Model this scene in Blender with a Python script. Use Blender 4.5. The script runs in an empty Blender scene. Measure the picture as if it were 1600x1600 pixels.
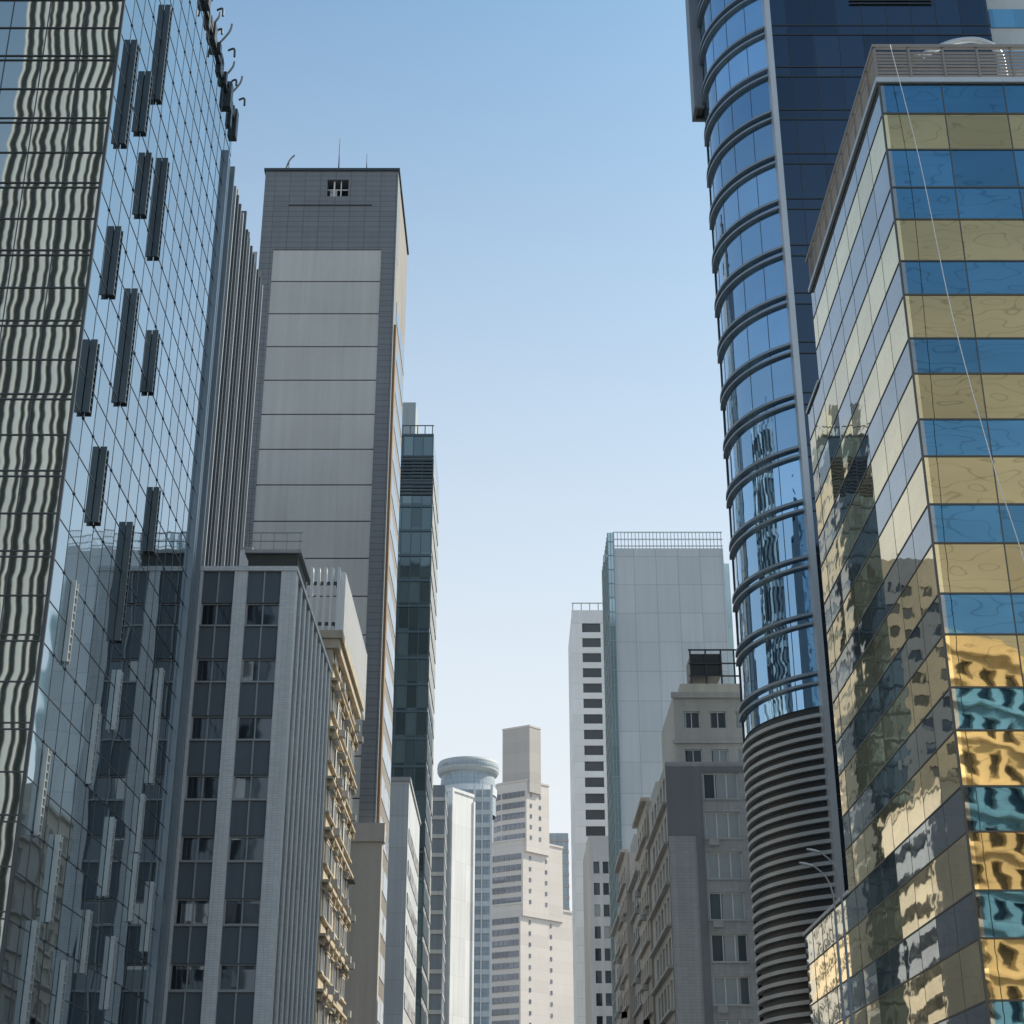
import bpy, math, random
from math import sin, cos, tan, radians, pi
from mathutils import Vector
random.seed(4)
S=bpy.context.scene
COL=S.collection
W={}
# ---------------------------------------------------------------- materials
def newmat(name):
    m=bpy.data.materials.new(name); m.use_nodes=True
    nt=m.node_tree; return m,nt,nt.nodes,nt.links,nt.nodes['Principled BSDF']
def M(nt,op,a,b=None,c=None):
    n=nt.nodes.new('ShaderNodeMath'); n.operation=op
    for i,v in enumerate((a,b,c)):
        if v is None: continue
        if isinstance(v,(int,float)): n.inputs[i].default_value=v
        else: nt.links.new(v,n.inputs[i])
    return n.outputs[0]
def V(nt,op,a,b=None,sc=None):
    n=nt.nodes.new('ShaderNodeVectorMath'); n.operation=op
    for i,v in enumerate((a,b)):
        if v is None: continue
        if isinstance(v,(tuple,list)): n.inputs[i].default_value=v
        else: nt.links.new(v,n.inputs[i])
    if sc is not None:
        if isinstance(sc,(int,float)): n.inputs['Scale'].default_value=sc
        else: nt.links.new(sc,n.inputs['Scale'])
    return n.outputs[0]
def noise(nt,vec,scale,detail=3,out='Fac'):
    n=nt.nodes.new('ShaderNodeTexNoise'); n.inputs['Scale'].default_value=scale; n.inputs['Detail'].default_value=detail
    nt.links.new(vec,n.inputs['Vector']); return n.outputs[out]
def posuv(nt):
    g=nt.nodes.new('ShaderNodeNewGeometry'); s=nt.nodes.new('ShaderNodeSeparateXYZ')
    nt.links.new(g.outputs['Position'],s.inputs[0])
    u=M(nt,'ADD',s.outputs[0],s.outputs[1])
    return g,s,u,s.outputs[2]
def wall(name,col,rough=.8,var=.22,tile=None,line=.6,streak=.25,bump=.0,metal=0.):
    m,nt,N,L,P=newmat(name)
    g,s,u,z=posuv(nt); pos=g.outputs['Position']
    big=noise(nt,pos,.12,4); fine=noise(nt,pos,2.5,4)
    st=noise(nt,V(nt,'MULTIPLY',pos,(1.6,1.6,.06)),1.0,4)
    f=M(nt,'MULTIPLY_ADD',M(nt,'SUBTRACT',big,.5),var*1.6,1.0)
    f=M(nt,'ADD',f,M(nt,'MULTIPLY',M(nt,'SUBTRACT',fine,.5),var*.6))
    f=M(nt,'ADD',f,M(nt,'MULTIPLY',M(nt,'SUBTRACT',st,.55),streak*1.6))
    if tile:
        tw,th,zo,uo,lw=tile
        a=M(nt,'FRACT',M(nt,'DIVIDE',M(nt,'SUBTRACT',u,uo),tw)); b=M(nt,'FRACT',M(nt,'DIVIDE',M(nt,'SUBTRACT',z,zo),th))
        la=M(nt,'LESS_THAN',a,lw/tw); lb=M(nt,'LESS_THAN',b,lw/th)
        ln=M(nt,'MAXIMUM',la,lb)
        f=M(nt,'MULTIPLY',f,M(nt,'MULTIPLY_ADD',ln,line-1.0,1.0))
        wn=N.new('ShaderNodeTexWhiteNoise'); wn.noise_dimensions='2D'
        cb=N.new('ShaderNodeCombineXYZ')
        L.new(M(nt,'FLOOR',M(nt,'DIVIDE',M(nt,'SUBTRACT',u,uo),tw)),cb.inputs[0]); L.new(M(nt,'FLOOR',M(nt,'DIVIDE',M(nt,'SUBTRACT',z,zo),th)),cb.inputs[1])
        L.new(cb.outputs[0],wn.inputs[0])
        f=M(nt,'MULTIPLY',f,M(nt,'MULTIPLY_ADD',wn.outputs[0],.1,.95))
    c=V(nt,'SCALE',(col[0],col[1],col[2]),None,f)
    L.new(c,P.inputs['Base Color']); P.inputs['Roughness'].default_value=rough; P.inputs['Metallic'].default_value=metal
    return m
def glass(name,col,metal=.85,rough=.03,w=1.5,h=3.1,uo=0,zo=0,tilt=.004,wave=.02,wsc=(.5,.5,1.),nsc=1.,var=.25,blind=None,bf=.8,painted_refl=0.,poff=.35):
    m,nt,N,L,P=newmat(name)
    g,s,u,z=posuv(nt); pos=g.outputs['Position']
    cb=N.new('ShaderNodeCombineXYZ')
    L.new(M(nt,'FLOOR',M(nt,'DIVIDE',M(nt,'SUBTRACT',u,uo),w)),cb.inputs[0]); L.new(M(nt,'FLOOR',M(nt,'DIVIDE',M(nt,'SUBTRACT',z,zo),h)),cb.inputs[1])
    wn=N.new('ShaderNodeTexWhiteNoise'); wn.noise_dimensions='3D'; L.new(cb.outputs[0],wn.inputs['Vector'])
    t=V(nt,'SCALE',V(nt,'SUBTRACT',wn.outputs['Color'],(.5,.5,.5)),None,tilt)
    # offset noise per pane so each pane bends on its own
    pp=V(nt,'ADD',V(nt,'MULTIPLY',pos,wsc),V(nt,'SCALE',wn.outputs['Color'],None,poff))
    nz=noise(nt,pp,nsc,1.5,'Color')
    wv=V(nt,'SCALE',V(nt,'SUBTRACT',nz,(.5,.5,.5)),None,wave)
    nn=V(nt,'NORMALIZE',V(nt,'ADD',V(nt,'ADD',g.outputs['Normal'],t),wv))
    L.new(nn,P.inputs['Normal'])
    f=M(nt,'MULTIPLY_ADD',M(nt,'SUBTRACT',wn.outputs['Value'],.5),var,1.0)
    if painted_refl:  # thin dark reflection lines painted into the base colour
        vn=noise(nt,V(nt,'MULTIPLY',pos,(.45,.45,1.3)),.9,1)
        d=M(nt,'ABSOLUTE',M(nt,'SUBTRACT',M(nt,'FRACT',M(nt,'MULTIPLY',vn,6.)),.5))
        k=M(nt,'SUBTRACT',1.0,M(nt,'MULTIPLY',M(nt,'SUBTRACT',1.0,M(nt,'MINIMUM',M(nt,'MULTIPLY',d,14.),1.0)),painted_refl))
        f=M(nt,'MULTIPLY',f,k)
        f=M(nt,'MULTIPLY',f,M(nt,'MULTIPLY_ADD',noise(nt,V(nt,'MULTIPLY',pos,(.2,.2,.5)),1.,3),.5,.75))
    c=V(nt,'SCALE',(col[0],col[1],col[2]),None,f)
    L.new(c,P.inputs['Base Color'])
    P.inputs['Roughness'].default_value=rough; P.inputs['Metallic'].default_value=metal
    if blind:
        mx=N.new('ShaderNodeMix'); mx.data_type='RGBA'
        L.new(M(nt,'GREATER_THAN',wn.outputs['Value'],bf),mx.inputs[0]); L.new(c,mx.inputs[6]); mx.inputs[7].default_value=(*blind,1)
        L.new(mx.outputs[2],P.inputs['Base Color'])
    return m
def plain(name,col,rough=.5,metal=0.,var=.15):
    return wall(name,col,rough,var,None,1,var*.6,0,metal)
# ---------------------------------------------------------------- mesh helpers
def thing(name,label,cat,base=(0,0,0),group=None,kind=None):
    e=bpy.data.objects.new(name,None); e.location=base; COL.objects.link(e); W[e]=Vector(base)
    e.empty_display_size=1
    e["label"]=label; e["category"]=cat
    if group: e["group"]=group
    if kind: e["kind"]=kind
    return e
def mesh(name,vs,fs,mat,parent=None,base=None,smooth=False):
    b=Vector(base) if base is not None else (W[parent] if parent else Vector((0,0,0)))
    me=bpy.data.meshes.new(name); me.from_pydata([tuple(Vector(v)-b) for v in vs],[],fs)
    me.materials.append(mat)
    if smooth:
        for p in me.polygons: p.use_smooth=True
    me.update()
    o=bpy.data.objects.new(name,me); COL.objects.link(o); W[o]=b
    if parent: o.parent=parent; o.location=b-W[parent]
    else: o.location=b
    return o
FC=[(0,3,2,1),(4,5,6,7),(0,1,5,4),(1,2,6,5),(2,3,7,6),(3,0,4,7)]
def boxes(name,bl,mat,parent=None,base=None,rot=None):
    vs=[];fs=[]
    for (x0,x1,y0,y1,z0,z1) in bl:
        k=len(vs)
        vs+=[(x0,y0,z0),(x1,y0,z0),(x1,y1,z0),(x0,y1,z0),(x0,y0,z1),(x1,y0,z1),(x1,y1,z1),(x0,y1,z1)]
        fs+=[tuple(i+k for i in f) for f in FC]
    if rot:
        cx,cy,a=rot; c,s=cos(a),sin(a)
        vs=[(cx+(x-cx)*c-(y-cy)*s, cy+(x-cx)*s+(y-cy)*c, z) for x,y,z in vs]
    return mesh(name,vs,fs,mat,parent,base)
def each(name,bl,mat,parent,rot=None):
    for b in bl: boxes(name,[b],mat,parent,None if rot else (b[0],b[2],b[4]),rot)
def B(o,pl,u0,u1,z0,z1,d0,d1):
    if o=='F': return (u0,u1,pl-d1,pl-d0,z0,z1)
    if o=='N': return (u0,u1,pl+d0,pl+d1,z0,z1)
    if o=='R': return (pl+d0,pl+d1,u0,u1,z0,z1)
    if o=='L': return (pl-d1,pl-d0,u0,u1,z0,z1)
def tube(name,pts,rad,mat,parent,n=10):
    pts=[Vector(p) for p in pts]; vs=[];fs=[]
    if isinstance(rad,(int,float)): rad=[rad]*len(pts)
    for i,p in enumerate(pts):
        t=(pts[min(i+1,len(pts)-1)]-pts[max(i-1,0)]).normalized()
        a=Vector((0,1,0)) if abs(t.y)<.9 else Vector((1,0,0))
        e1=t.cross(a).normalized(); e2=t.cross(e1)
        for k in range(n):
            th=2*pi*k/n; vs.append(p+(e1*cos(th)+e2*sin(th))*rad[i])
    for i in range(len(pts)-1):
        for k in range(n):
            fs.append((i*n+k,i*n+(k+1)%n,(i+1)*n+(k+1)%n,(i+1)*n+k))
    fs.append(tuple(range(n))[::-1]); fs.append(tuple((len(pts)-1)*n+k for k in range(n)))
    return mesh(name,vs,fs,mat,parent,None,True)
def spline(pts,n=8):
    P=[Vector(p) for p in pts]; out=[]
    for i in range(len(P)-1):
        p0=P[max(i-1,0)];p1=P[i];p2=P[i+1];p3=P[min(i+2,len(P)-1)]
        for k in range(n):
            t=k/n
            out.append(.5*((2*p1)+(p2-p0)*t+(2*p0-5*p1+4*p2-p3)*t*t+(-p0+3*p1-3*p2+p3)*t**3))
    out.append(P[-1]); return out
def prism(name,poly,z0,z1,mat,parent):
    n=len(poly); vs=[(x,y,z0) for x,y in poly]+[(x,y,z1) for x,y in poly]
    fs=[(i,(i+1)%n,n+(i+1)%n,n+i) for i in range(n)]+[tuple(range(n))[::-1],tuple(range(n,2*n))]
    return mesh(name,vs,fs,mat,parent)
def window(parent,o,pl,a,b,z0,z1,d,gm,fm=None,mull=1,fw=.07,sill=None):
    bx=B(o,pl,a,b,z0,z1,d,d+.04)
    base=((bx[0]+bx[1])/2,(bx[2]+bx[3])/2,z0)
    w=boxes('window',[bx],gm,parent,base)
    if fm:
        l=[B(o,pl,a,a+fw,z0+fw,z1-fw,d+.041,d+.12),B(o,pl,b-fw,b,z0+fw,z1-fw,d+.041,d+.12),
           B(o,pl,a,b,z0,z0+fw,d+.041,d+.12),B(o,pl,a,b,z1-fw,z1,d+.041,d+.12)]
        for k in range(mull):
            c=a+(b-a)*(k+1)/(mull+1); l.append(B(o,pl,c-fw/2,c+fw/2,z0+fw,z1-fw,d+.041,d+.115))
        boxes('frame',l,fm,w,base)
    return w
def facade(parent,o,pl,u0,u1,z0,z1,cols,rows,dep,mat,gm,fm=None,mull=1,name='wall',stuff=False,pm=None,fw=.07):
    """solid wall with real openings: full height piers, spandrels between, windows at the back of each reveal"""
    l=[];e=[u0]
    for c in cols: e+=list(c)
    e.append(u1)
    for i in range(0,len(e),2):
        if e[i+1]-e[i]>.001: l.append(B(o,pl,e[i],e[i+1],z0,z1,-dep,0))
    sp=[]
    for (a,b) in cols:
        zz=[z0]
        for r in sorted(rows): zz+=list(r)
        zz.append(z1)
        for i in range(0,len(zz),2):
            if zz[i+1]-zz[i]>.001: sp.append(B(o,pl,a,b,zz[i],zz[i+1],-dep,-.01 if pm is None else -.12))
    if pm is None: boxes(name,l+sp,mat,parent)
    else:
        each('pier',l,mat,parent); each('spandrel_panel',sp,pm,parent)
    if stuff:
        bl=[B(o,pl,a,b,r[0],r[1],-dep,-dep+.05) for a,b in cols for r in rows]
        ob=boxes('window',bl,gm,parent); ob["kind"]="stuff"
    else:
        for a,b in cols:
            for r in rows: window(parent,o,pl,a,b,r[0],r[1],-dep,gm,fm,mull,fw)
def grid(parent,name,o,pl,us,zs,u0,u1,z0,z1,wv,wh,dv,dh,mat,d0=-.02):
    l=[B(o,pl,u-wv/2,u+wv/2,z0,z1,d0,dv) for u in us]+[B(o,pl,u0,u1,z-wh/2,z+wh/2,d0,dh) for z in zs]
    return boxes(name,l,mat,parent)
def fr(a,b,st):
    out=[];x=a
    while (x<=b+1e-6) if st>0 else (x>=b-1e-6): out.append(x); x+=st
    return out
# ---------------------------------------------------------------- palette
m_steel=plain('brushed_steel',(.45,.48,.5),.35,.8)
m_dsteel=plain('dark_steel',(.06,.075,.085),.45,.5)
m_white=plain('white_paint',(.75,.76,.76),.6)
m_black=plain('black_paint',(.03,.035,.04),.5)
m_conc=wall('concrete',(.40,.41,.41))
m_dglass=glass('dark_window_glass',(.07,.09,.11),.6,.05,1.3,3,tilt=.03,wave=.03,var=.9,blind=(.26,.29,.30),bf=.86)
m_frame=plain('window_frame_paint',(.3,.32,.33),.5,.3)
m_lamp=plain('lamp_grey_paint',(.20,.22,.23),.55,.1)
# ---------------------------------------------------------------- ground
def sheet(name,x0,x1,y0,y1,z,mat,kind='structure'):
    o=mesh(name,[(x0,y0,z),(x1,y0,z),(x1,y1,z),(x0,y1,z)],[(0,1,2,3)],mat); o["kind"]=kind; return o
m_ground=wall('city_ground',(.16,.16,.155),.9); m_asph=wall('asphalt',(.05,.052,.055),.85)
m_pave=wall('paving',(.27,.26,.25),.85,tile=(.6,.6,0,0,.02))
sheet('ground',-3000,3000,-3000,3000,0,m_ground)
sheet('road',-7,6.4,-300,900,.004,m_asph)
for nm,a,b in (('pavement',-11,-7),('pavement',6.4,12.5)):
    o=boxes(nm,[(a,b,-300,900,.0,.13)],m_pave); o["kind"]="structure"
l=[(-.3-.07,-.3+.07,y,y+3) for y in range(-60,400,9)]+[(x-.07,x+.07,-300,900) for x in(-6.6,6.0)]
vs=[];fs=[]
for a,b,c,d in l:
    k=len(vs); vs+=[(a,c,.008),(b,c,.008),(b,d,.008),(a,d,.008)]; fs.append((k,k+1,k+2,k+3))
o=mesh('road_marking',vs,fs,m_white); o["kind"]="structure"

# ================================================================ glass office with fins (X=-16)
T=thing('glass_office_tower','Tall glass curtain wall office block with scattered dark vertical fins','office building',(-25,62,0))
gx,gy0,gy1,gz=-16,51,74,47*1.25+.2
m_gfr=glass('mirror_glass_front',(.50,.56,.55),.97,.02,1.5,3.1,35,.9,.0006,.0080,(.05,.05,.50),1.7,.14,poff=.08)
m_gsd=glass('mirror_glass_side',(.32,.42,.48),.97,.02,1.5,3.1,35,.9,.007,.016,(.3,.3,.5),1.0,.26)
boxes('glass_facade',[(-40,gx-.02,gy0,gy0+.3,0,gz)],m_gfr,T)
boxes('glass_facade',[(gx-.3,gx,gy0+.003,gy1,0,gz-.003)],m_gsd,T)
boxes('core_wall',[(-39.9,gx-.31,gy0+.31,gy1-.05,0,gz-.5)],m_conc,T)
zf=[.9+3.1*k for k in range(0,19)]
grid(T,'mullion_grid','F',gy0,fr(-16,-40,-1.5),[z for z in zf]+[z+.22 for z in zf]+[z+1.65 for z in zf],-40,gx,0,gz,.03,.04,.03,.05,m_dsteel)
m_gm=plain('slim_grid_metal',(.08,.10,.12),.4,.5)
grid(T,'mullion_grid','R',gx,fr(gy0+1.5,gy1,1.5),[z for z in zf]+[z+1.55 for z in zf],gy0,gy1,0,gz,.045,.035,.012,.018,m_gm)
# spider fixings at the pane crossings
o=boxes('glass_fixing',[B('R',gx,y-.04,y+.04,z-.04,z+.04,0,.05) for y in fr(gy0+1.5,gy1-1,1.5) for z in zf],m_dsteel,T); o["kind"]="stuff"
boxes('corner_trim',[(gx-.06,gx+.06,gy0-.06,gy0+.06,0,gz)],m_dsteel,T)
finl=[(52.6,45.1,39.8),(57.1,51,45.6),(55.2,45.6,42.4),(56.7,42.4,39.2),(59.5,44.2,38.9),(53.5,36.4,33.2),(56.9,35.6,30.2),(61,36,32.9),
(52.2,30.4,27.3),(55.1,27.3,24.1),(64,29.7,26.6),(60.1,26.3,21.1),(53.5,21.1,18),(61.1,20.2,17.7),(68.4,22.7,17.4),(58.3,17.9,14.8),
(67.1,16.6,14.1),(62.4,14.5,11.4),(67,14,11.2),(60.3,10.5,8.2),(53.7,9,5.7),(57.7,8.3,5),(52.6,14.6,11.6),(64.5,10.2,7.4),(70.5,13.5,10.5),(55.2,12.2,9.2)]
m_fin=plain('fin_metal',(.10,.12,.13),.35,.7)
m_finl=plain('fin_metal_pale',(.46,.50,.51),.4,.4)
for i,(y,z1,z0) in enumerate(finl):
    k=.26 if i<12 else .17
    f=boxes('vertical_fin',[(gx+.02,gx+.02+k,y-.04,y+.04,z0+1.6,z1+1.6),(gx+.02,gx+.02+k,y+.32,y+.36,z0+1.6,z1+1.6)]+
      [(gx+.04,gx+k,y+.041,y+.319,z,z+.05) for z in fr(z0+1.7,z1+1.5,.3)],m_fin if i<12 else m_finl,T,(gx,y,z0+1.6))
each('end_column',[(gx+.0,gx+.22,gy1-1.6,gy1-1.35,0,gz-3),(gx+.0,gx+.12,gy1-.8,gy1-.5,0,gz-3),(gx-.3,gx+.28,gy1+.0,gy1+.12,0,gz-3)],plain('end_column_metal',(.26,.31,.35),.4,.6),T)
boxes('roof_coping',[(-40,gx+.12,gy0-.12,gy1,gz,gz+.25)],m_dsteel,T)
# roof maintenance crane and clutter
def roof_crane(x,y,z,s=1.):
    c=thing('roof_crane','Small steel window cleaning davit on the parapet of a glass office','davit crane',(x,y,z),'maintenance davits on the roof edge')
    boxes('base',[(x-.3,x+.3,y-.3,y+.3,z,z+.4*s)],m_dsteel,c)
    tube('mast',[(x,y,z+.3),(x,y,z+1.4*s)],.08,m_lamp,c)
    tube('jib',spline([(x-.3*s,y,z+1.2*s),(x,y,z+1.5*s),(x+.45*s,y-.1,z+2.1*s),(x+.55*s,y-.1,z+2.6*s)]),.06,m_lamp,c)
    tube('hook_arm',spline([(x+.45*s,y,z+1.0*s),(x+.75*s,y,z+1.1*s),(x+.8*s,y,z+.6*s)]),.06,m_dsteel,c,8)
    boxes('winch',[(x-.4*s,x-.1*s,y-.2,y+.2,z+.8*s,z+1.15*s)],m_dsteel,c)
for y,s in((63.5,.7),(66,1.0),(67.2,.7),(69.3,1.1),(71.5,.8),(60.5,.5),(73.4,1.0)): roof_crane(gx-.15,y,gz+.25,s)
each('parapet_gear',[(gx-.05,gx+.15+.08*(k%3),gy0+7+k*1.2,gy0+7.35+k*1.2+.2*(k%2),gz-.5+.2*(k%3)-(.8 if k>10 else 0),gz+.5+.3*(k%2)) for k in range(14)],m_dsteel,T)

# ================================================================ ribbed block behind
T=thing('ribbed_tower','Tall slab with closely spaced vertical dark and silver ribs','office building',(-30,98,0))
m_rib=plain('rib_slate',(.085,.105,.125),.5,.2); m_ribl=plain('rib_silver',(.36,.39,.41),.45,.3)
boxes('wall',[(-42,-20.5,88,109.3,0,68)],wall('ribbed_back',(.12,.13,.14)),T)
l1=[];l2=[]
for k,y in enumerate(fr(88.2,109,.55)):
    top=69.6+ (.9 if k%5==0 else 0) 
    (l1 if k%3 else l2).append((-20.5,-19.9-(.2 if k%2 else 0),y,y+.2,0,top))
each('rib',l1,m_rib,T); each('rib',l2,m_ribl,T)
each('floor_band',[(-20.5,-20.3,88,109.3,z,z+.5) for z in fr(4,66,3.4)],m_ribl,T)

# ================================================================ tiled low office
T=thing('tiled_office_block','Mid-rise office with white tile piers and dark paired windows','office building',(-15,84,0))
m_tile=wall('white_tile',(.64,.66,.67),.55,.15,(.25,.12,0,0,.018),.75,.2)
m_sp=wall('charcoal_spandrel',(.085,.112,.135),.55,.2)
cx0,cx1=-19.9,-11.0
boxes('core_wall',[(cx0,cx1-.10,75.35,91.8,0,30.6)],m_sp,T)
cols=[(-18.05,-16.45),(-15.75,-14.15),(-13.47,-11.77)]
rows=[(28.4+1.6-2.96*k-1.2,28.4+1.6-2.96*k) for k in range(9)]
facade(T,'F',75,cx0,cx1,0,31.7,cols,rows,.35,m_tile,m_dglass,m_frame,1,pm=m_sp)
each('spandrel_mullion',[B('F',75,(a+b)/2-.04,(a+b)/2+.04,r[1],r[1]+1.76,-.119,-.06) for a,b in cols for r in rows],m_frame,T)
each('window_sill',[B('F',75,a+.001,b-.001,r[0]-.08,r[0],-.119,-.03) for a,b in cols for r in rows],m_frame,T)
# street side: narrow vertical piers over a shallow dark recess
each('side_pier',[(cx1-.10,cx1,y,y+.5,0,31.69) for y in fr(75.36,91.4,1.75)],m_tile,T)
each('side_rib',[(cx1-.10,cx1-.04,y+1.08,y+1.16,0,31.2) for y in fr(75.36,90.5,1.75)],m_frame,T)
each('side_window_strip',[(cx1-.10,cx1-.08,75.36,91.8,z0,z1) for z0,z1 in rows],m_dglass,T)
boxes('parapet',[(cx0-.05,cx1+.06,74.94,75.30,31.7,31.95),(cx1-.3,cx1+.06,75.31,91.8,31.7,31.95)],m_tile,T)
boxes('side_parapet_wall',[(cx1-.3,cx1-.101,75.36,91.8,30.6,31.69)],m_sp,T)
R=boxes('roof_plant_room',[(-14.4,-11.7,80,84,30.6,34.7)],wall('dark_plant',(.07,.075,.07)),T)
boxes('roof_slab',[(-14.6,-11.5,79.8,84.2,34.7,34.9)],m_conc,T)
l=[]
for x in fr(-14.5,-11.6,.72): l.append((x-.02,x+.02,79.9,79.94,34.9,35.9))
l+=[(-14.6,-11.5,79.88,79.93,35.9,35.95),(-14.6,-11.5,79.88,79.93,35.4,35.44)]
boxes('railing',l,m_frame,T)
# white stair-head
T=thing('stair_tower','White rendered stair head standing above lower roofs','stair tower',(-16.5,94,0))
boxes('wall',[(-17.1,-16.4,92,96,0,40)],m_white,T); boxes('coping',[(-17.15,-16.35,91.95,96.05,40,40.12)],m_conc,T)

# ================================================================ old cornice building with slat screen
T=thing('cornice_building','Beige older block with sunlit ledges and white slatted roof screen','apartment building',(-13,99,0))
m_beige=wall('beige_render',(.52,.45,.34),.85,.35,None,1,.5)
boxes('wall',[(-18,-11.0,92,107,0,34)],m_beige,T)
zk=[4+3.05*k for k in range(10)]
each('balcony_ledge',[(-11.0,-10.65,92.2,107.1,z,z+.16) for z in zk],m_beige,T)
each('string_course',[(-11.0,-10.8,92.2,107.1,z+1.02,z+1.12) for z in zk]+[(-11.0,-10.85,92.2,107.1,z+2.62,z+2.72) for z in zk],m_beige,T)
each('bracket',[(-11.0,-10.7,y,y+.2,z-.45,z-.01) for z in zk for y in fr(92.6,106.8,2.35)],m_beige,T)
for z in zk:
    for y in (93,96,99.2,102.3,105):
        window(T,'R',-11.0,y,y+1.4,z+1.2,z+2.55,0,m_dglass,m_white,1)
        if random.random()<.7:
            boxes('air_conditioner',[(-10.64,-10.35+random.uniform(-.1,.1),y+1.5,y+2.1,z+.18,z+.6)],random.choice((m_conc,m_frame)),T,(-10.5,y+1.5,z+.2))
        if random.random()<.5:
            boxes('awning',[(-10.99,-10.5+random.uniform(-.15,.1),y-.1,y+1.5,z+2.56,z+2.61)],random.choice((m_conc,m_frame,m_dsteel)),T,(-10.7,y,z+2.56))
for y in (95.6,101.9):
    tube('drain_pipe',[(-10.93,y,0),(-10.93,y,33.3)],.07,m_frame,T,8)
boxes('cornice',[(-18.2,-10.4,91.7,107.2,34,34.5),(-18.1,-10.6,91.85,107.15,33.4,34)],m_beige,T)
l=[(-16+.42*k,-16+.42*k+.16,92.3,92.75,34.5,38.9-.02*(k%2)) for k in range(13)]+[(-10.95,-10.5,y,y+.16,34.2-(y-92)*.02,38.8) for y in fr(92.9,109,.42)]
each('screen_slat',l,m_white,T)
boxes('screen_frame',[(-16.1,-10.96,92.76,92.9,37.9,38.1),(-16.1,-10.96,92.76,92.9,35.2,35.4),(-11.1,-10.96,92.9,109,37.9,38.1),(-11.1,-10.96,92.9,109,35.2,35.4)],m_dsteel,T)

# ================================================================ tall grey tower
T=thing('grey_panel_tower','Very tall grey concrete slab tower with dark stone edges','office tower',(-18,137,0))
m_stone=wall('dark_stone_tile',(.20,.218,.235),.55,.2,(1.5,.6,0,0,.06),.55,.15)
m_panel=wall('pale_panel',(.57,.58,.56),.75,.14,(4.4,3.6,87.4-36,-.2,.02),.85,.18)
bx0,bx1,by0,by1,bz=-24.5,-11.3,130,145,96.6
zt=87.4
boxes('stone_wall',[(bx0,-23.2,by0,by0+1.5,0,zt),(-12.7,bx1,by0,by0+1.5,0,zt),
  (bx0,-18.3,by0,by0+3,zt,bz),(-16.2,bx1,by0,by0+3,zt,bz),(-18.3,-16.2,by0,by0+3,zt,93.6),(-18.3,-16.2,by0,by0+3,95.6,bz)],m_stone,T)
boxes('core_wall',[(bx0+.1,bx1-.1,by0+.25,by1,0,zt),(bx0+.1,bx1-.1,by0+3.01,by1,zt,bz-.1)],m_stone,T)
each('panel',[(-23.2,-12.7,by0+.06,by0+.24,zt-3.6*(k+1)+.06,zt-3.6*k-.06) for k in range(24)],m_panel,T)
each('floor_groove',[(-23.2,-12.7,by0+.2,by0+.245,zt-3.6*(k+1)-.12,zt-3.6*(k+1)+.12) for k in range(24)],m_black,T)
boxes('roof_opening',[(-18.2,-16.3,by0+2.0,by0+2.1,93.7,95.5)],m_black,T)
boxes('opening_frame',[(-17.7,-17.55,by0+.3,by0+.4,93.6,95.6),(-17.0,-16.9,by0+.3,by0+.4,93.6,95.6),(-18.3,-16.2,by0+.41,by0+.5,94.6,94.7),(-18.1,-17.4,by0+.8,by0+1.4,93.7,95.0)],m_white,T)
boxes('ledge_line',[(-22,-13.8,by0-.06,by0-.001,92.5,92.6)],m_black,T)
m_warmst=wall('warm_side_stone',(.27,.25,.23),.7,.2,(1.5,3.6,0,0,.08),.6,.2)
boxes('side_wall',[(bx1-.099,bx1-.02,by0+1.51,by1,0,bz-.05)],m_warmst,T)
m_bglass=glass('tower_side_glass',(.25,.32,.36),.8,.05,1.5,3.6,0,zt,.02,.02,var=.5)
each('side_window_band',[(bx1-.1,bx1+.03,by0+3.2,by1-.6,zt-3.6*k-2.4,zt-3.6*k-.4) for k in range(1,24)],m_bglass,T)
boxes('edge_column',[(bx1-.02,bx1+.22,by0+.9,by0+2.2,0,79.5)],wall('tan_column',(.30,.20,.12),.7),T)
boxes('base_ledge',[(-16.5,bx1+.7,by0-1.2,by0-.001,0,29.5),(-16.7,bx1+.9,by0-1.4,by0-.2,29.5,31)],wall('base_beige',(.50,.47,.42)),T)
boxes('roof_coping',[(bx0-.15,bx1+.15,by0-.15,by1,bz,bz+.3)],m_dsteel,T)
for (x,h,r) in((-17.4,4.2,.07),(-14.6,2.4,.06),(-22.4,1.6,.06)):
    a=thing('antenna','Thin lightning rod on top of a tall grey tower','antenna',(x,131,bz+.3),'rooftop rods')
    boxes('base',[(x-.2,x+.2,130.8,131.2,bz+.3,bz+.6)],m_dsteel,a); tube('rod',[(x,131,bz+.5),(x,131,bz+.5+h)],[r,r*.5],m_dsteel,a,6)
a=thing('roof_davit','Small bent davit arm on a tall grey tower','davit crane',(-22.7,131,bz+.3))
boxes('base',[(-23,-22.5,130.8,131.2,bz+.3,bz+.7)],m_dsteel,a); tube('arm',spline([(-22.8,131,bz+.6),(-22.4,131,bz+2.0),(-21.9,131,bz+2.7)]),.09,m_lamp,a,6)

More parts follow.
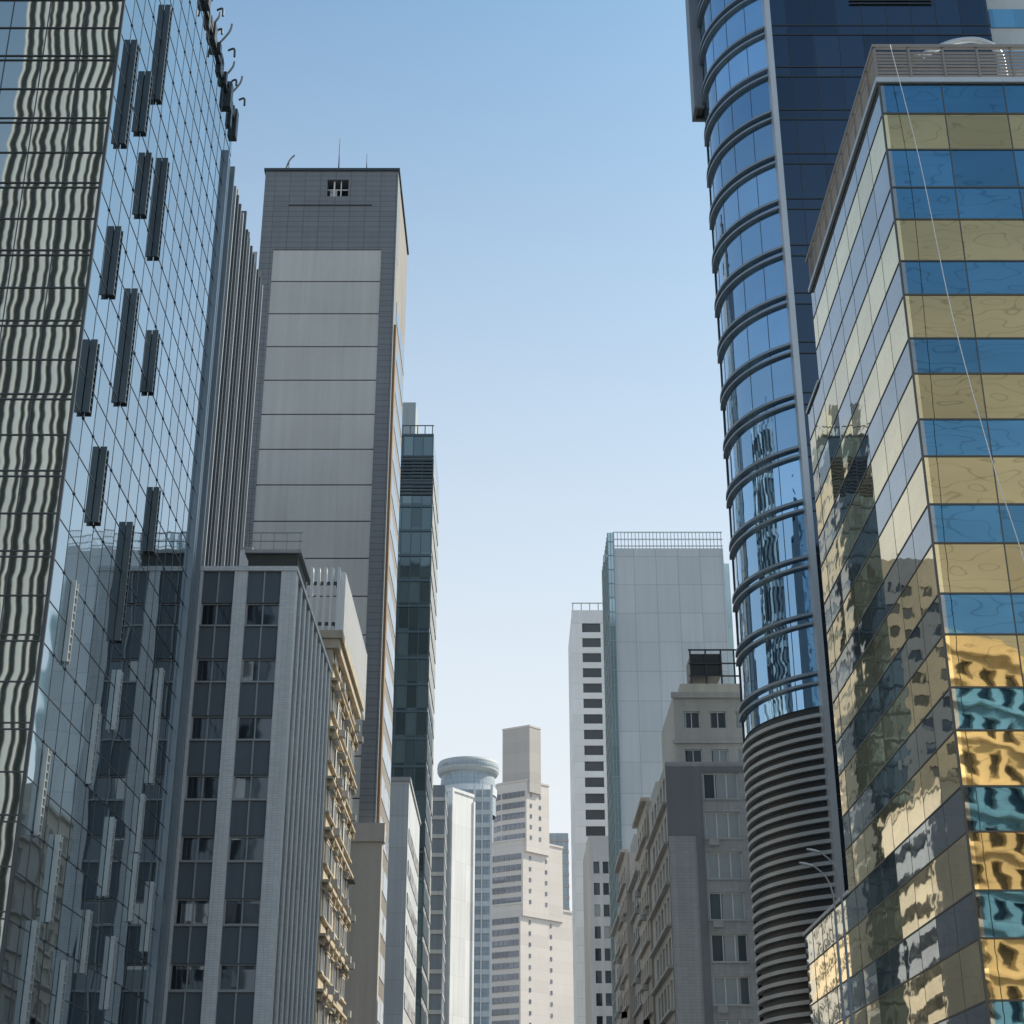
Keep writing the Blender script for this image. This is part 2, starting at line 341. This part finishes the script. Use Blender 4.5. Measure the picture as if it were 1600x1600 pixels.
# ================================================================ pale slab + teal tower
T=thing('pale_slab_building','Low pale rendered slab beside a tall grey tower','building',(-15,165,0))
boxes('wall',[(-22,-10.45,158,178,0,42)],wall('pale_render',(.56,.59,.61),.8,.15,(3,3.2,0,0,.06),.8),T)
boxes('coping',[(-22,-10.3,157.85,178.1,42,42.4)],m_conc,T)
each('side_window_band',[(-10.46,-10.38,159,177,z,z+1.4) for z in fr(4,38,3.2)],m_dglass,T)
T=thing('teal_glass_tower','Slender dark teal glass tower with fine mullions','office tower',(-13,198,0))
m_teal=glass('teal_glass',(.11,.16,.18),.75,.05,1.3,3.5,0,0,.02,.02,var=.7,blind=(.16,.23,.25),bf=.8)
tz=97.6; tx0=-15.8
boxes('glass_facade',[(tx0,-10.5,190,206,0,tz)],m_teal,T)
grid(T,'mullion_grid','F',190,fr(tx0,-10.5,1.3),fr(3,tz,3.5),tx0,-10.5,0,tz,.10,.3,.1,.13,plain('teal_metal',(.08,.12,.14),.4,.5))
each('side_cladding',[(-10.499,-10.44,190.1,206,z,z+2.5) for z in fr(0.5,tz-3,3.5)],wall('side_cladding',(.34,.35,.34),.6),T)
each('roof_louvre',[(tx0,-10.44,189.8,189.9,z,z+.25) for z in fr(tz-9,tz-3.5,.5)],m_dsteel,T)
l=[(x-.06,x+.06,190,190.12,tz,tz+1.3) for x in fr(tx0+.1,-10.6,1.0)]+[(tx0,-10.5,190,190.1,tz+1.3,tz+1.42)]
boxes('roof_railing',l,m_dsteel,T)
boxes('plant_room',[(-15.5,-13.3,194,204,tz,tz+7)],wall('plant_grey',(.36,.42,.44)),T)

# unseen cream block, added to warm the gold building's reflections
T=thing('added_unseen_cream_block','Unseen cream apartment block added for mirror reflections','apartment building',(-20,230,0))
m_och=wall('added_block_cream_render',(.84,.78,.66),.85,.2)
cy=[(212+4*k,214.2+4*k) for k in range(9)]
boxes('core_wall',[(-42,-13.35,210.35,250,0,88)],m_och,T)
facade(T,'R',-13,210.351,250,0,88,cy,[(3+3.3*k,5+3.3*k) for k in range(25)],.34,m_och,m_dglass,stuff=True)
facade(T,'F',210,-42,-13,0,88,[(-40+3.9*k,-38.4+3.9*k) for k in range(7)],[(3+3.3*k,4.6+3.3*k) for k in range(25)],.34,m_och,m_dglass,stuff=True)

# ================================================================ white slab & dark striped slab
T=thing('striped_dark_slab','Dark slab building with thin white floor bands','building',(-14,290,0))
boxes('wall',[(-17,-12.35,286,300,0,74)],wall('dark_slab',(.16,.19,.22)),T)
each('floor_band',[(-17,-12.25,285.8,300,z,z+.7) for z in fr(3,72,3.4)],m_conc,T)
T=thing('white_slab_tower','Plain bright white rendered slab tower','apartment tower',(-10,304,0))
m_ws=wall('white_slab',(.80,.81,.81),.7,.12,(5,7,0,0,.12),.9)
a=radians(55)
boxes('wall',[(-13.3,-6.7,302.4,303.6,0,76.4)],m_ws,T,rot=(-10,303,a))
each('rib',[(-13.7,-13.2,302.1,302.6,0,77),(-6.8,-6.3,302.1,302.6,0,75.5)],m_ws,T,rot=(-10,303,a))
boxes('coping',[(-13.5,-6.5,302.2,303.8,76.4,77.0)],m_ws,T,rot=(-10,303,a))

# ================================================================ disc-topped tower
def lathe(name,prof,c,mat,parent,n=56,smooth=False):
    vs=[];fs=[]
    for r,z in prof:
        for k in range(n): vs.append((c[0]+r*cos(2*pi*k/n),c[1]+r*sin(2*pi*k/n),z))
    for i in range(len(prof)-1):
        for k in range(n): fs.append((i*n+k,i*n+(k+1)%n,(i+1)*n+(k+1)%n,(i+1)*n+k))
    return mesh(name,vs,fs,mat,parent,None,smooth)
T=thing('disc_topped_tower','Pale high-rise crowned by a round flat restaurant disc','tower',(-12,420,0))
m_pale=plain('haze_paled_cladding',(.62,.66,.68),.7)  # far towers down to the blue high-rise: haze painted as paler base colours
m_dsc=plain('disc_cladding',(.46,.50,.51),.7)
m_bl=wall('grey_blue_cladding',(.36,.43,.48),.6,.15,(1.6,1.2,0,0,.15),.8)
dc=(-12,424)
lathe('disc',[(0,111.0),(7.3,111.0),(8.0,111.4),(8.4,112.1),(8.4,114.2),(8.1,114.8),(0,115.2)],dc,m_dsc,T)
lathe('disc_window_band',[(8.42,112.7),(8.46,112.8),(8.46,113.5),(8.42,113.6)],dc,m_bl,T)
lathe('neck',[(7.6,100),(7.6,107.5),(7.3,111.0)],dc,m_bl,T,40)
lathe('neck_ring',[(7.65,105.2),(7.9,105.3),(7.9,107.4),(7.5,107.4)],dc,m_pale,T,40)
boxes('block_wall',[(-19,-5.6,413,430,0,105)],m_bl,T)
each('floor_band',[(-19.2,-5.4,412.8,430.1,z,z+1.3) for z in fr(3,104,3.4)],m_pale,T)
each('corner_pier',[(-10.2,-9.6,412,412.7,0,106),(-8.0,-7.7,412,412.7,0,106),(-5.7,-5.1,412,412.7,0,106)],m_pale,T)

# ================================================================ stepped beige tower
T=thing('stepped_beige_tower','Stepped off-white high-rise with horizontal rows of windows','apartment tower',(6,500,0))
m_pink=wall('off_white_render',(.76,.70,.645),.8,.08,(40,3.4,0,0,.18),.92,.08)
m_wd=glass('distant_window',(.22,.24,.27),.3,.2,3,3.4,tilt=.03,wave=.02,var=.5)
def tier(cx,lx,rx,z0,z1,nw,zb,mat=m_pink,win=True):
    A=radians(30); w=(cx-lx)/cos(A); r=rx-cx
    ly=500+w*sin(A)
    # rounded left end
    poly=[(lx-1.6,ly+5),(lx-1.2,ly+2.6),(lx,ly+.6),(lx+1.2,ly-.5),(cx,500),(rx,500+r),(rx-6,500+r+22),(lx+2,ly+22)]
    if not win: poly=[(lx,ly),(cx,500),(rx,500+r),(rx-3,500+r+9),(lx+2,ly+9)]
    prism('tier_wall',poly,z0,z1,mat,T)
    mx_=sum(p[0] for p in poly)/len(poly); my_=sum(p[1] for p in poly)/len(poly)
    prism('tier_coping',[(mx_+(x-mx_)*1.02,my_+(y-my_)*1.02) for x,y in poly],z1,z1+.6,m_pink,T)
    if not win: return
    zs=fr(zb,z1-2.6,3.4)
    rt=(cx,500,-A); rs=(cx,500,radians(45)); rl=r*1.4142
    for z in zs:
        boxes('window_row',[(cx-w+1.6+(w-2.0)*(k+.04)/nw,cx-w+1.6+(w-2.0)*(k+.88)/nw,499.85,500.05,z,z+1.8) for k in range(nw)],m_wd,T,rot=rt)
        prism('bay_window',[(lx-1.3,ly+2.4),(lx-.1,ly+.45),(lx+.9,ly-.35),(lx+1,ly+.5),(lx,ly+1.4)],z,z+1.8,m_wd,T)
        each('side_window',[(cx+rl*f,cx+rl*f+.8,499.88,500.05,z,z+1.2) for f in (.16,.56)],m_wd,T,rot=rs)
tier(5.7,-3.1,9.4,126,147.6,0,0,wall('top_slab_render',(.56,.52,.48),.8,.08,(60,3.4,0,0,.15),.92,.08),False)
tier(4.6,-4.6,12,107,129.5,5,111)
tier(3.4,-8.8,16.3,87,110.5,6,91)
tier(2.6,-11.7,19.4,0,90.5,8,40.6)
T=thing('blue_glass_highrise','Blue glass high-rise, haze put into its colour, with floor lines','office tower',(17,560,0))
boxes('glass_facade',[(13,20,560,575,0,126)],m_bl,T); each('floor_band',[(12.9,20.1,559.8,575.1,z,z+.9) for z in fr(3,125,4)],m_conc,T)

# ================================================================ right bank far: white punched tower
T=thing('white_punched_tower','White tower with a ladder of wide dark windows','office tower',(15,285,0))
m_wt=wall('white_tower',(.76,.78,.79),.7,.1,(60,2.95,0,0,.15),.88,.08)
m_gdark=glass('ladder_window_glass',(.06,.07,.08),.4,.1,3,2.95,tilt=.02,wave=.02,var=.4)
boxes('core_wall',[(11.25,24,280.5,300,0,105.6)],m_wt,T)
facade(T,'F',280,11.2,24,0,106,[(13.15,16.6),(17.2,20.2)],[(105.6-4.0-2.95*k,105.6-2.2-2.95*k) for k in range(34)],.4,m_wt,m_gdark)
boxes('roof_rail',[(11.3,24,280.1,280.3,107.4,107.55)]+[(x,x+.15,280.1,280.3,106,107.4) for x in fr(11.4,23,1.6)],m_frame,T)
T=thing('grey_balcony_block','Grey mid-rise apartment block with small dark windows','apartment building',(14,250,0))
boxes('core_wall',[(11.9,22,240.4,260,0,53)],m_conc,T)
facade(T,'F',240,11.6,22,0,54.5,[(12.3,13.2),(13.7,14.6),(15.1,16)],[(4+3.2*k,5.8+3.2*k) for k in range(15)],.3,wall('cool_grey_render',(.48,.50,.53)),m_dglass)
boxes('side_wall',[(11.6,11.89,240.4,260,0,54.5)],m_conc,T)

# ================================================================ grey panel tower (right bank)
T=thing('aluminium_panel_tower','Tall blank tower of pale grey square panels with roof railing','office tower',(20,207,0))
m_alu=wall('pale_grey_panel',(.58,.625,.65),.5,.10,(3.0,4.1,1.9,213.6,.09),.72,.14)
fx0,fx1,fz=13.9,28.9,85.2
boxes('panel_wall',[(fx0,fx1,200,214,0,fz)],m_alu,T)
m_tg=glass('edge_glass',(.42,.56,.60),.6,.1,1.2,4.1,tilt=.02,wave=.02)
boxes('edge_glass',[(13.1,fx0-.003,199.7,213.5,0,fz+2.2)],m_tg,T)
m_eg=plain('edge_metal',(.30,.37,.40),.5,.4)
grid(T,'edge_mullion','F',199.7,[13.12,13.5,13.88],fr(2,fz+2,2.05),13.1,13.9,0,fz+2.2,.08,.1,.06,.08,m_eg)
grid(T,'edge_mullion','L',13.1,fr(200,213.5,1.5),fr(2,fz+2,2.05),199.7,213.5,0,fz+2.2,.08,.1,.06,.08,m_eg)
l=[(x-.05,x+.05,200.05,200.15,fz,fz+2.4) for x in fr(14,28.9,.49)]+[(fx0,fx1,199.98,200.2,z,z+.12) for z in (fz+.3,fz+1.3,fz+2.35)]
boxes('roof_railing',l,m_steel,T)
boxes('side_strip',[(fx1,fx1+.8,200.6,213,0,fz-2)],m_tg,T)
tube('vent_pipe',spline([(13.0,199.4,fz-1.5),(12.6,199.2,fz-1.4),(12.5,199.2,fz-2.4)]),.15,m_steel,T,8)

# ================================================================ old street row
m_ogrey=wall('old_grey_tile',(.38,.40,.42),.8,.2,(.5,.25,0,0,.03),.8,.3)
m_obeig=wall('old_beige',(.46,.455,.43),.85,.3)
m_wfr=plain('white_window_frame',(.68,.69,.69),.5)
m_lglass=glass('old_window_glass',(.26,.32,.36),.6,.06,1.1,3.3,tilt=.05,wave=.03,var=.9,blind=(.70,.77,.80),bf=.38)
T=thing('old_tenement','Grey tiled tenement with metal windows, stepped top and roof tank','apartment building',(18,137,0))
zr=36.5
boxes('core_wall',[(13.3,24,130.36,148,0,zr-.1)],m_ogrey,T)
rows=[(zr-3.15-3.3*k,zr-.95-3.3*k) for k in range(11)]
wc=((16.0,18.9),(19.5,22.2))
facade(T,'F',130,12.9,24,0,zr,wc,rows,.35,m_ogrey,m_lglass,m_wfr,2,fw=.09)
m_dgb=wall('dark_grey_band',(.20,.215,.235))
each('band_course',[(12.85,15.2,129.93,129.99,zr-6.2,zr-.4),(15.201,15.85,129.94,129.99,2,zr-.4),(15.851,22.4,129.93,129.99,zr-.9,zr-.4)],m_dgb,T)
each('sill',[(a-.1,b+.1,129.85,129.92,r[0]-.12,r[0]) for a,b in wc for r in rows],m_conc,T)
for k in range(6):
    a=wc[k%2][0]; r=rows[1+2*(k//2)+k%2]
    boxes('air_conditioner',[(a+.2,a+1.0,129.5,129.84,r[0]-.65,r[0]-.15)],m_conc,T,(a,129.6,r[0]-.6))
ycols=[(131.4+2.9*k,133.2+2.9*k) for k in range(5)]
facade(T,'L',12.9,130.001,148,0,zr-.002,ycols,rows,.38,m_obeig,m_lglass,m_wfr,1)
each('ledge',[(12.5,12.899,130.4,148,r[0]-.4,r[0]-.2) for r in rows],m_obeig,T)
boxes('upper_wall',[(14.55,24,134.36,146,zr,43.2)],m_obeig,T)
facade(T,'F',134,14.2,24,zr,43.6,[(15.0,16.5),(17.3,18.8),(19.6,21)],[(37.2,38.7),(40.6,42.1)],.35,m_obeig,m_lglass,m_wfr,1)
boxes('side_upper_wall',[(14.2,14.54,134.36,146,zr,43.6)],m_obeig,T)
each('upper_band',[(14.0,24,133.8,133.99,39.2,39.5),(14.0,24,133.8,133.99,43.3,43.8)],m_obeig,T)
boxes('penthouse',[(15.2,24,137,144,43.2,45.6)],wall('penthouse_beige',(.46,.45,.40)),T)
boxes('water_tank',[(16.3,19.0,137.5,141,46.5,48.6)],m_black,T)
boxes('tank_frame',[(x,x+.15,137.4,137.55,45.6,49.0) for x in(16.2,17.6,19.0,20.2,21.2)]+[(16.1,21.4,137.35,137.5,z,z+.12) for z in(46.4,47.6,48.9)],m_dsteel,T)
for i,(ya,yb,h,xx,c) in enumerate(((148.3,160,37.6,12.7,(.50,.47,.42)),(160.3,172,33.4,12.9,(.43,.43,.42)),(172.3,184,37.8,12.3,(.50,.46,.42)),(184.3,199,33.0,12.6,(.46,.46,.46)))):
    T=thing('street_tenement',['Beige walk-up tenement with shadowed ledges and windows','Grey tenement with protruding ledges and windows','Brownish tenement with ledges and rooftop sheds','Grey low tenement with narrow windows'][i],'apartment building',(18,(ya+yb)/2,0))
    mm=wall('tenement_render_%d'%i,c,.85,.35,None,1,.4)
    boxes('core_wall',[(xx+.4,24,ya,yb,0,h-.1)],mm,T)
    rws=[(h-2.9-3.2*k,h-1.3-3.2*k) for k in range(10)]
    cc=[(ya+.9+2.8*k,ya+2.6+2.8*k) for k in range(4)]
    facade(T,'L',xx,ya,yb,0,h,cc,rws,.38,mm,m_lglass,m_wfr,1)
    boxes('front_wall',[(xx+.39,24,ya-.15,ya-.001,0,h)],mm,T)
    each('ledge',[(xx-.35,xx-.001,ya+.1,yb-.1,r[0]-.45,r[0]-.25) for r in rws],mm,T)
    boxes('cornice',[(xx-.5,xx+.39,ya,yb,h,h+.35)],mm,T)
    each('roof_shed',[(xx+1.2,xx+4,ya+2,yb-3,h-.1,h+2.4),(xx+5,xx+7,ya+1,yb-5,h-.1,h+3.6)],m_conc,T)
    for k in range(12):
        y=random.choice(cc)[0]; r=random.choice(rws)
        boxes('air_conditioner',[(xx-.55,xx-.002,y+.2,y+.95,r[0]-1.1,r[0]-.55)],m_conc,T,(xx-.3,y+.5,r[0]-1.1))

# ================================================================ curved blue tower
T=thing('curved_blue_tower','Soaring tower with bowed blue glass bay above grey louvres','office tower',(25,98,0))
Rr=8.0; A0=radians(32); A1=radians(99)
CX,CY=18.5+Rr*sin(A0),90+Rr*cos(A0)
def arc(r,n=26): return [(CX-r*sin(A0+(A1-A0)*i/n),CY-r*cos(A0+(A1-A0)*i/n)) for i in range(n+1)]
HZ=112; LZ=29.2
m_hblue=glass('bay_blue_glass',(.28,.48,.69),.92,.02,1.9,3.75,3,.5,.055,.028,(.35,.35,.7),1.,.45)
m_hdark=glass('dark_blue_glass',(.055,.085,.125),.8,.05,1.8,3.75,0,.5,.01,.01,var=.3)
def ring(r0,r1,zl,name,mat,n=26,smooth=False):
    vs=[];fs=[]
    for z0,z1 in zl:
        k=len(vs); a=arc(r0,n); b=arc(r1,n)
        for i in range(n+1): vs+=[(a[i][0],a[i][1],z0),(b[i][0],b[i][1],z0),(b[i][0],b[i][1],z1),(a[i][0],a[i][1],z1)]
        for i in range(n):
            p=k+4*i;q=p+4
            for j in range(4): fs.append((p+j,p+(j+1)%4,q+(j+1)%4,q+j))
        fs+=[(k,k+1,k+2,k+3),(k+4*n+3,k+4*n+2,k+4*n+1,k+4*n)]
    return mesh(name,vs,fs,mat,T)
e=arc(Rr)[-1]
prism('core_wall',[(34.4,90.4),(19.2,90.4)]+[p for p in arc(Rr-.35)][1:]+[(17.2,105.9),(34.4,105.9)],0,HZ-.3,m_dsteel,T)
ring(Rr-.3,Rr,[(LZ,HZ)],'bay_glass',m_hblue,48)
boxes('dark_glass_front',[(18.62,34.5,90.0,90.38,0,HZ)],m_hdark,T)
grid(T,'front_mullion','F',90,fr(19.9,34.4,1.8),[z for k in range(30) for z in(.5+3.75*k,1.35+3.75*k)],18.62,34.5,0,HZ,.04,.07,.03,.05,m_black)
fl=[.5+3.75*k for k in range(8,30)]
m_ring=plain('ring_metal',(.26,.31,.35),.4,.5)
for z in fl:
    ring(Rr-.01,Rr+.27,[(z,z+.15),(z+.6,z+.78)],'ring_band',m_ring)
vs=[];fs=[]
for i in range(1,5):
    an=A0+(A1-A0)*i/5; 
    for sgn in(-1,1):
        for rr in (Rr-.02,Rr+.02):
            aa=an+sgn*.0022
            vs+=[(CX-rr*sin(aa),CY-rr*cos(aa),LZ),(CX-rr*sin(aa),CY-rr*cos(aa),HZ)]
    k=(i-1)*8
    fs+=[(k+2,k+3,k+7,k+6),(k,k+1,k+3,k+2),(k+4,k+6,k+7,k+5)]
mesh('bay_mullion',vs,fs,m_gm,T)
ring(Rr-.3,Rr-.1,[(0,LZ)],'louvre_backing',m_black,30)
ring(Rr-.1,Rr+.2,[(z,z+.22) for z in fr(.6,LZ-.6,.62)],'louvre',plain('louvre_metal',(.44,.46,.46),.45,.3),30)
m_sil=plain('silver_fin',(.50,.54,.57),.4,.4)
boxes('silver_fin',[(18.2,18.58,89.3,90.4,0,HZ)],m_sil,T)
prism('side_wall',[(e[0]-.12,e[1]+.02),(e[0]+.3,e[1]+.02),(17.15,105.8),(16.9,105.8)],0,HZ,m_dsteel,T)
each('side_frame',[(13.95,14.2,97.8,99.6,79,HZ),(14.21,14.75,97.8,98.0,79,HZ),(14.21,15.6,99.3,99.6,79,HZ)],plain('frame_slate',(.18,.21,.24),.5,.3),T)
each('frame_rung',[(14.21,14.7,98.01,99.29,z,z+.3) for z in fr(79.2,110,2)],m_dsteel,T)
each('front_louvre',[(24.5,30.5,89.86,89.95,z,z+.09) for z in fr(82,88,.3)],m_dsteel,T)
T=thing('pale_rear_tower','Pale concrete tower with blue window strips beside a dark glass front','office tower',(42,100,0))
boxes('wall',[(34.7,60,92,110,0,110)],wall('pale_tower',(.5,.55,.58)),T)
each('window_strip',[(35.3,60,91.9,92.05,z,z+1.7) for z in fr(3.6,108,3.9)],glass('strip_blue',(.18,.38,.5),.8,.05),T)

# ================================================================ gold and blue mirror building
T=thing('gold_mirror_building','Mirror-glass office banded in gold and blue with louvred roof rail','office building',(24,64,0))
kx,ky0,ky1=16,55.4,72.5
kx1=36
kw=dict(tilt=.012,wave=.013,wsc=(.6,.6,1.3),nsc=1.5)
m_gold=glass('gold_mirror',(.47,.355,.175),.92,.02,2.7,3.67,71.4,37.6-36.7,var=.28,painted_refl=.3,**kw)
m_kblue=glass('blue_mirror',(.09,.22,.33),.96,.02,2.7,3.67,71.4,37.6-36.7,var=.34,painted_refl=.3,**kw)
m_kgrey=glass('blue_mirror_side_greyed',(.30,.32,.33),.92,.02,2.7,3.67,71.4,37.6-36.7,var=.2,painted_refl=.2,**kw)  # side copy of the blue bands, reflections put in as grey base colour
bands=[(46.7,45.1,0),(45.1,43.2,1),(43.2,41.26,0),(41.26,39.65,0),(39.65,37.6,1)]
k=0
while 37.6-3.67*k>3:
    t=37.6-3.67*k; bands+=[(t,t-1.62,0),(t-1.62,t-3.67,1)]; k+=1
m_goldside=glass('gold_mirror_side_brightened',(.86,.66,.35),.9,.02,2.7,3.67,71.4,37.6-36.7,var=.24,painted_refl=.15,**kw)  # side gold brightened in base colour against murky reflections
for t,b,g in bands:
    if g:
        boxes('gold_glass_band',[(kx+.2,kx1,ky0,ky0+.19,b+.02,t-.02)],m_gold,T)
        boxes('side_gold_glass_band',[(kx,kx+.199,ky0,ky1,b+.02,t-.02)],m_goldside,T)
    else:
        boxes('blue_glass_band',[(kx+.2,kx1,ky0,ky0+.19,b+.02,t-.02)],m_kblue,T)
        boxes('side_greyed_blue_band',[(kx,kx+.199,ky0,ky1,b+.02,t-.02),],m_kgrey,T)
boxes('core_wall',[(kx+.3,kx1-.1,ky0+.3,ky1-.1,0,46.6)],m_black,T)
m_km=plain('bronze_mullion',(.10,.10,.09),.4,.6)
zl=[t for t,b,g in bands]
# lower wings continuing along the street, stepping down
for ya,yb,zmax,xo in ((ky1+.01,76.0,41.3,.01),(76.01,88.5,15.7,.02)):
    for t,b,g in bands:
        if t<zmax: boxes('wing_gold_band' if g else 'wing_greyed_blue_band',[(kx+xo,kx+1.9,ya,yb,b+.02,t-.02)],m_goldside if g else m_kgrey,T)
    wt=max(t for t,b,g in bands if t<zmax)
    boxes('wing_core_wall',[(kx+.3,kx+1.8,ya+.02,yb-.1,0,wt-.05)],m_black,T)
    boxes('wing_coping',[(kx-.08,kx+1.9,ya,yb+.08,wt,wt+.18)],m_sil,T)
    grid(T,'wing_mullion_grid','L',kx+xo,fr(ya+2,yb,2.7),[z for z in zl if z<zmax],ya,yb,0,wt,.03,.06,.015,.03,m_km)
grid(T,'mullion_grid','F',ky0,fr(kx+2.7,kx1,2.7),zl,kx,kx1,0,46.7,.045,.07,.02,.035,m_km)
grid(T,'mullion_grid','L',kx,fr(ky0+2.7,ky1,2.7),zl,ky0,ky1,0,46.7,.02,.06,.008,.025,m_km)
boxes('corner_trim',[(kx-.04,kx+.04,ky0-.04,ky0+.04,0,46.7)],m_km,T)
boxes('roof_coping',[(kx-.15,kx1,ky0-.15,ky1,46.7,46.95)],m_sil,T)
l=[]
for x in fr(kx-.1,kx1,1.5): l.append((x,x+.09,ky0-.1,ky0,46.95,48.6))
for y in fr(ky0+1.5,ky1,1.5): l.append((kx-.1,kx-.01,y,y+.09,46.95,48.6))
for j in range(8):
    z=47.1+.18*j; l.append((kx-.02,kx1,ky0-.03,ky0+.05,z,z+.07)); l.append((kx-.02,kx+.04,ky0+.06,ky1,z,z+.07))
l+=[(kx-.16,kx1,ky0-.16,ky0+.04,48.601,48.75),(kx-.16,kx+.02,ky0+.041,ky1,48.601,48.75)]
boxes('roof_railing',l,plain('railing_metal',(.27,.25,.23),.5,.3),T)
c=thing('roof_gantry_arm','Bent pale steel pipe arm on the roof of an office','crane arm',(22.3,58,46.9))
tube('arm',spline([(18.2,58,50.0),(19.2,58,50.6),(20.4,58,51.2),(21.6,58,51.3),(22.4,58,50.7),(22.55,58,49.6),(22.5,58,47)]),.15,m_sil,c,12)
tube('tip',[(18.0,58,49.95),(18.8,58,50.35)],.22,m_dsteel,c,10)
boxes('base',[(22.1,22.9,57.6,58.4,46.9,47.4)],m_dsteel,c)
c=thing('hanging_rope','Thin white rope hanging from the roof of a mirror-glass office','rope',(16.6,55,47))
tube('strand',spline([(16.6,55.1,48.6),(17.1,54.6,42),(17.25,53.5,34),(17.5,52,27),(17.9,50.5,20),(18.1,50,9),(18.1,50,0.1)]),.018,m_white,c,6)

# ================================================================ street lamps
def lamp(x,y,h,side):
    c=thing('street_lamp','Grey street lamp with a curved arm and slim head','street lamp',(x,y,.13),'street lamps along the kerb')
    tube('pole',[(x,y,.13),(x,y,1.0),(x,y,1.01),(x,y,h-1.6)],[.10,.10,.07,.038],m_lamp,c)
    tube('arm',spline([(x,y,h-1.6),(x-.03,y,h-1.0),(x-.2*side,y,h-.5),(x-.5*side,y,h-.2),(x-.62*side,y,h-.13)]),.03,m_lamp,c,8)
    vs=[];fs=[];n=12;L=.45
    for i,(t,w,hh) in enumerate(((0,.05,.04),(.12,.07,.05),(.5,.10,.06),(.85,.09,.05),(1,.03,.03))):
        for k in range(n):
            th=2*pi*k/n; vs.append((x-(.6+L*t)*side,y+w*cos(th),h-.13+.1*t+hh*sin(th)*(1 if sin(th)>0 else .6)))
    for i in range(4):
        for k in range(n): fs.append((i*n+k,i*n+(k+1)%n,(i+1)*n+(k+1)%n,(i+1)*n+k))
    mesh('lamp_head',vs,fs,m_conc,c,None,True)
    boxes('foot',[(x-.18,x+.18,y-.18,y+.18,.13,.4)],m_dsteel,c)
lamp(10.45,52,12.2,1); lamp(10.95,53.2,12.9,1)

# ================================================================ buildings behind the viewer that the mirror glass shows
T=thing('white_ribbed_tower','Tower of white vertical ribs over dark glass','office tower',(-42,-15,0))
boxes('wall',[(-41.5,-31.3,-25,-5,0,104)],wall('ribbed_dark_wall',(.03,.042,.042)),T)
o=boxes('rib',[(x,x+.10+.13*((i*7)%3),-5,-4.6,0,104) for i,x in enumerate(fr(-41.5,-31.6,.78))],m_white,T); o["kind"]="stuff"
boxes('core_wall',[(-31.29,-31,-25,-5,0,104)],m_dsteel,T)
facade(T,'R',-30.6,-25,-5,0,104,[(-23.5+4.6*k,-21.6+4.6*k) for k in range(4)],[(3+4.2*k,4.9+4.2*k) for k in range(24)],.38,m_och,m_dglass)
T=thing('cream_office','Sunlit cream stone block with deep windows and balcony ledges','office building',(46,-40,0))
m_och2=wall('cream_stone',(.88,.80,.66),.85,.2)
ox=26
boxes('core_wall',[(ox,ox+42,-52,-30.5,0,47)],m_och2,T)
facade(T,'N',-30,ox,ox+42,0,48.5,[(ox+1+3.4*k,ox+2.9+3.4*k) for k in range(12)],[(2+3.5*k,4.0+3.5*k) for k in range(13)],.48,m_och2,m_black,stuff=True)
each('balcony_ledge',[(ox,ox+42,-29.99,-29.5,1.2+3.5*k,1.5+3.5*k) for k in range(14)],m_och2,T)
T.rotation_euler=(0,0,-radians(38))

# ---------------------------------------------------------------- light, sky, camera
EL=radians(45); AZ=radians(65)
w=bpy.data.worlds.new("World"); S.world=w; w.use_nodes=True
nt=w.node_tree; bg=nt.nodes['Background']
sk=nt.nodes.new('ShaderNodeTexSky'); sk.sky_type='NISHITA'; sk.sun_disc=False
sk.sun_elevation=EL; sk.sun_rotation=AZ; sk.air_density=1.0; sk.dust_density=1.6; sk.ozone_density=1.2
# city haze: pale air thickening towards the horizon
tc=nt.nodes.new('ShaderNodeTexCoord'); sp=nt.nodes.new('ShaderNodeSeparateXYZ'); nt.links.new(tc.outputs['Generated'],sp.inputs[0])
tint=V(nt,'MULTIPLY',sk.outputs[0],(.82,1.24,1.28))
mr=nt.nodes.new('ShaderNodeMapRange'); mr.interpolation_type='SMOOTHSTEP'
nt.links.new(sp.outputs[2],mr.inputs[0]); mr.inputs[1].default_value=.10; mr.inputs[2].default_value=.82; mr.inputs[3].default_value=1.; mr.inputs[4].default_value=0
mx=nt.nodes.new('ShaderNodeMix'); mx.data_type='RGBA'
nt.links.new(mr.outputs[0],mx.inputs[0]); nt.links.new(tint,mx.inputs[6]); mx.inputs[7].default_value=(6.3,6.5,6.65,1)
nt.links.new(mx.outputs[2],bg.inputs[0]); bg.inputs[1].default_value=.14
sd=Vector((sin(AZ)*cos(EL),cos(AZ)*cos(EL),sin(EL)))
L=bpy.data.lights.new('sun','SUN'); L.energy=5; L.angle=radians(.5); L.color=(1,.89,.74)
lo=bpy.data.objects.new('sun',L); COL.objects.link(lo); lo.rotation_euler=sd.to_track_quat('Z','Y').to_euler(); lo.location=(0,0,200)
cam=bpy.data.cameras.new('camera'); co=bpy.data.objects.new('camera',cam); COL.objects.link(co)
co.location=(0,0,1.6); co.rotation_euler=(radians(114),0,0); cam.sensor_width=36; cam.lens=55.6; cam.clip_end=5000; cam.clip_start=.1
S.camera=co
S.view_settings.view_transform='Standard'; S.view_settings.look='None'; S.view_settings.exposure=0
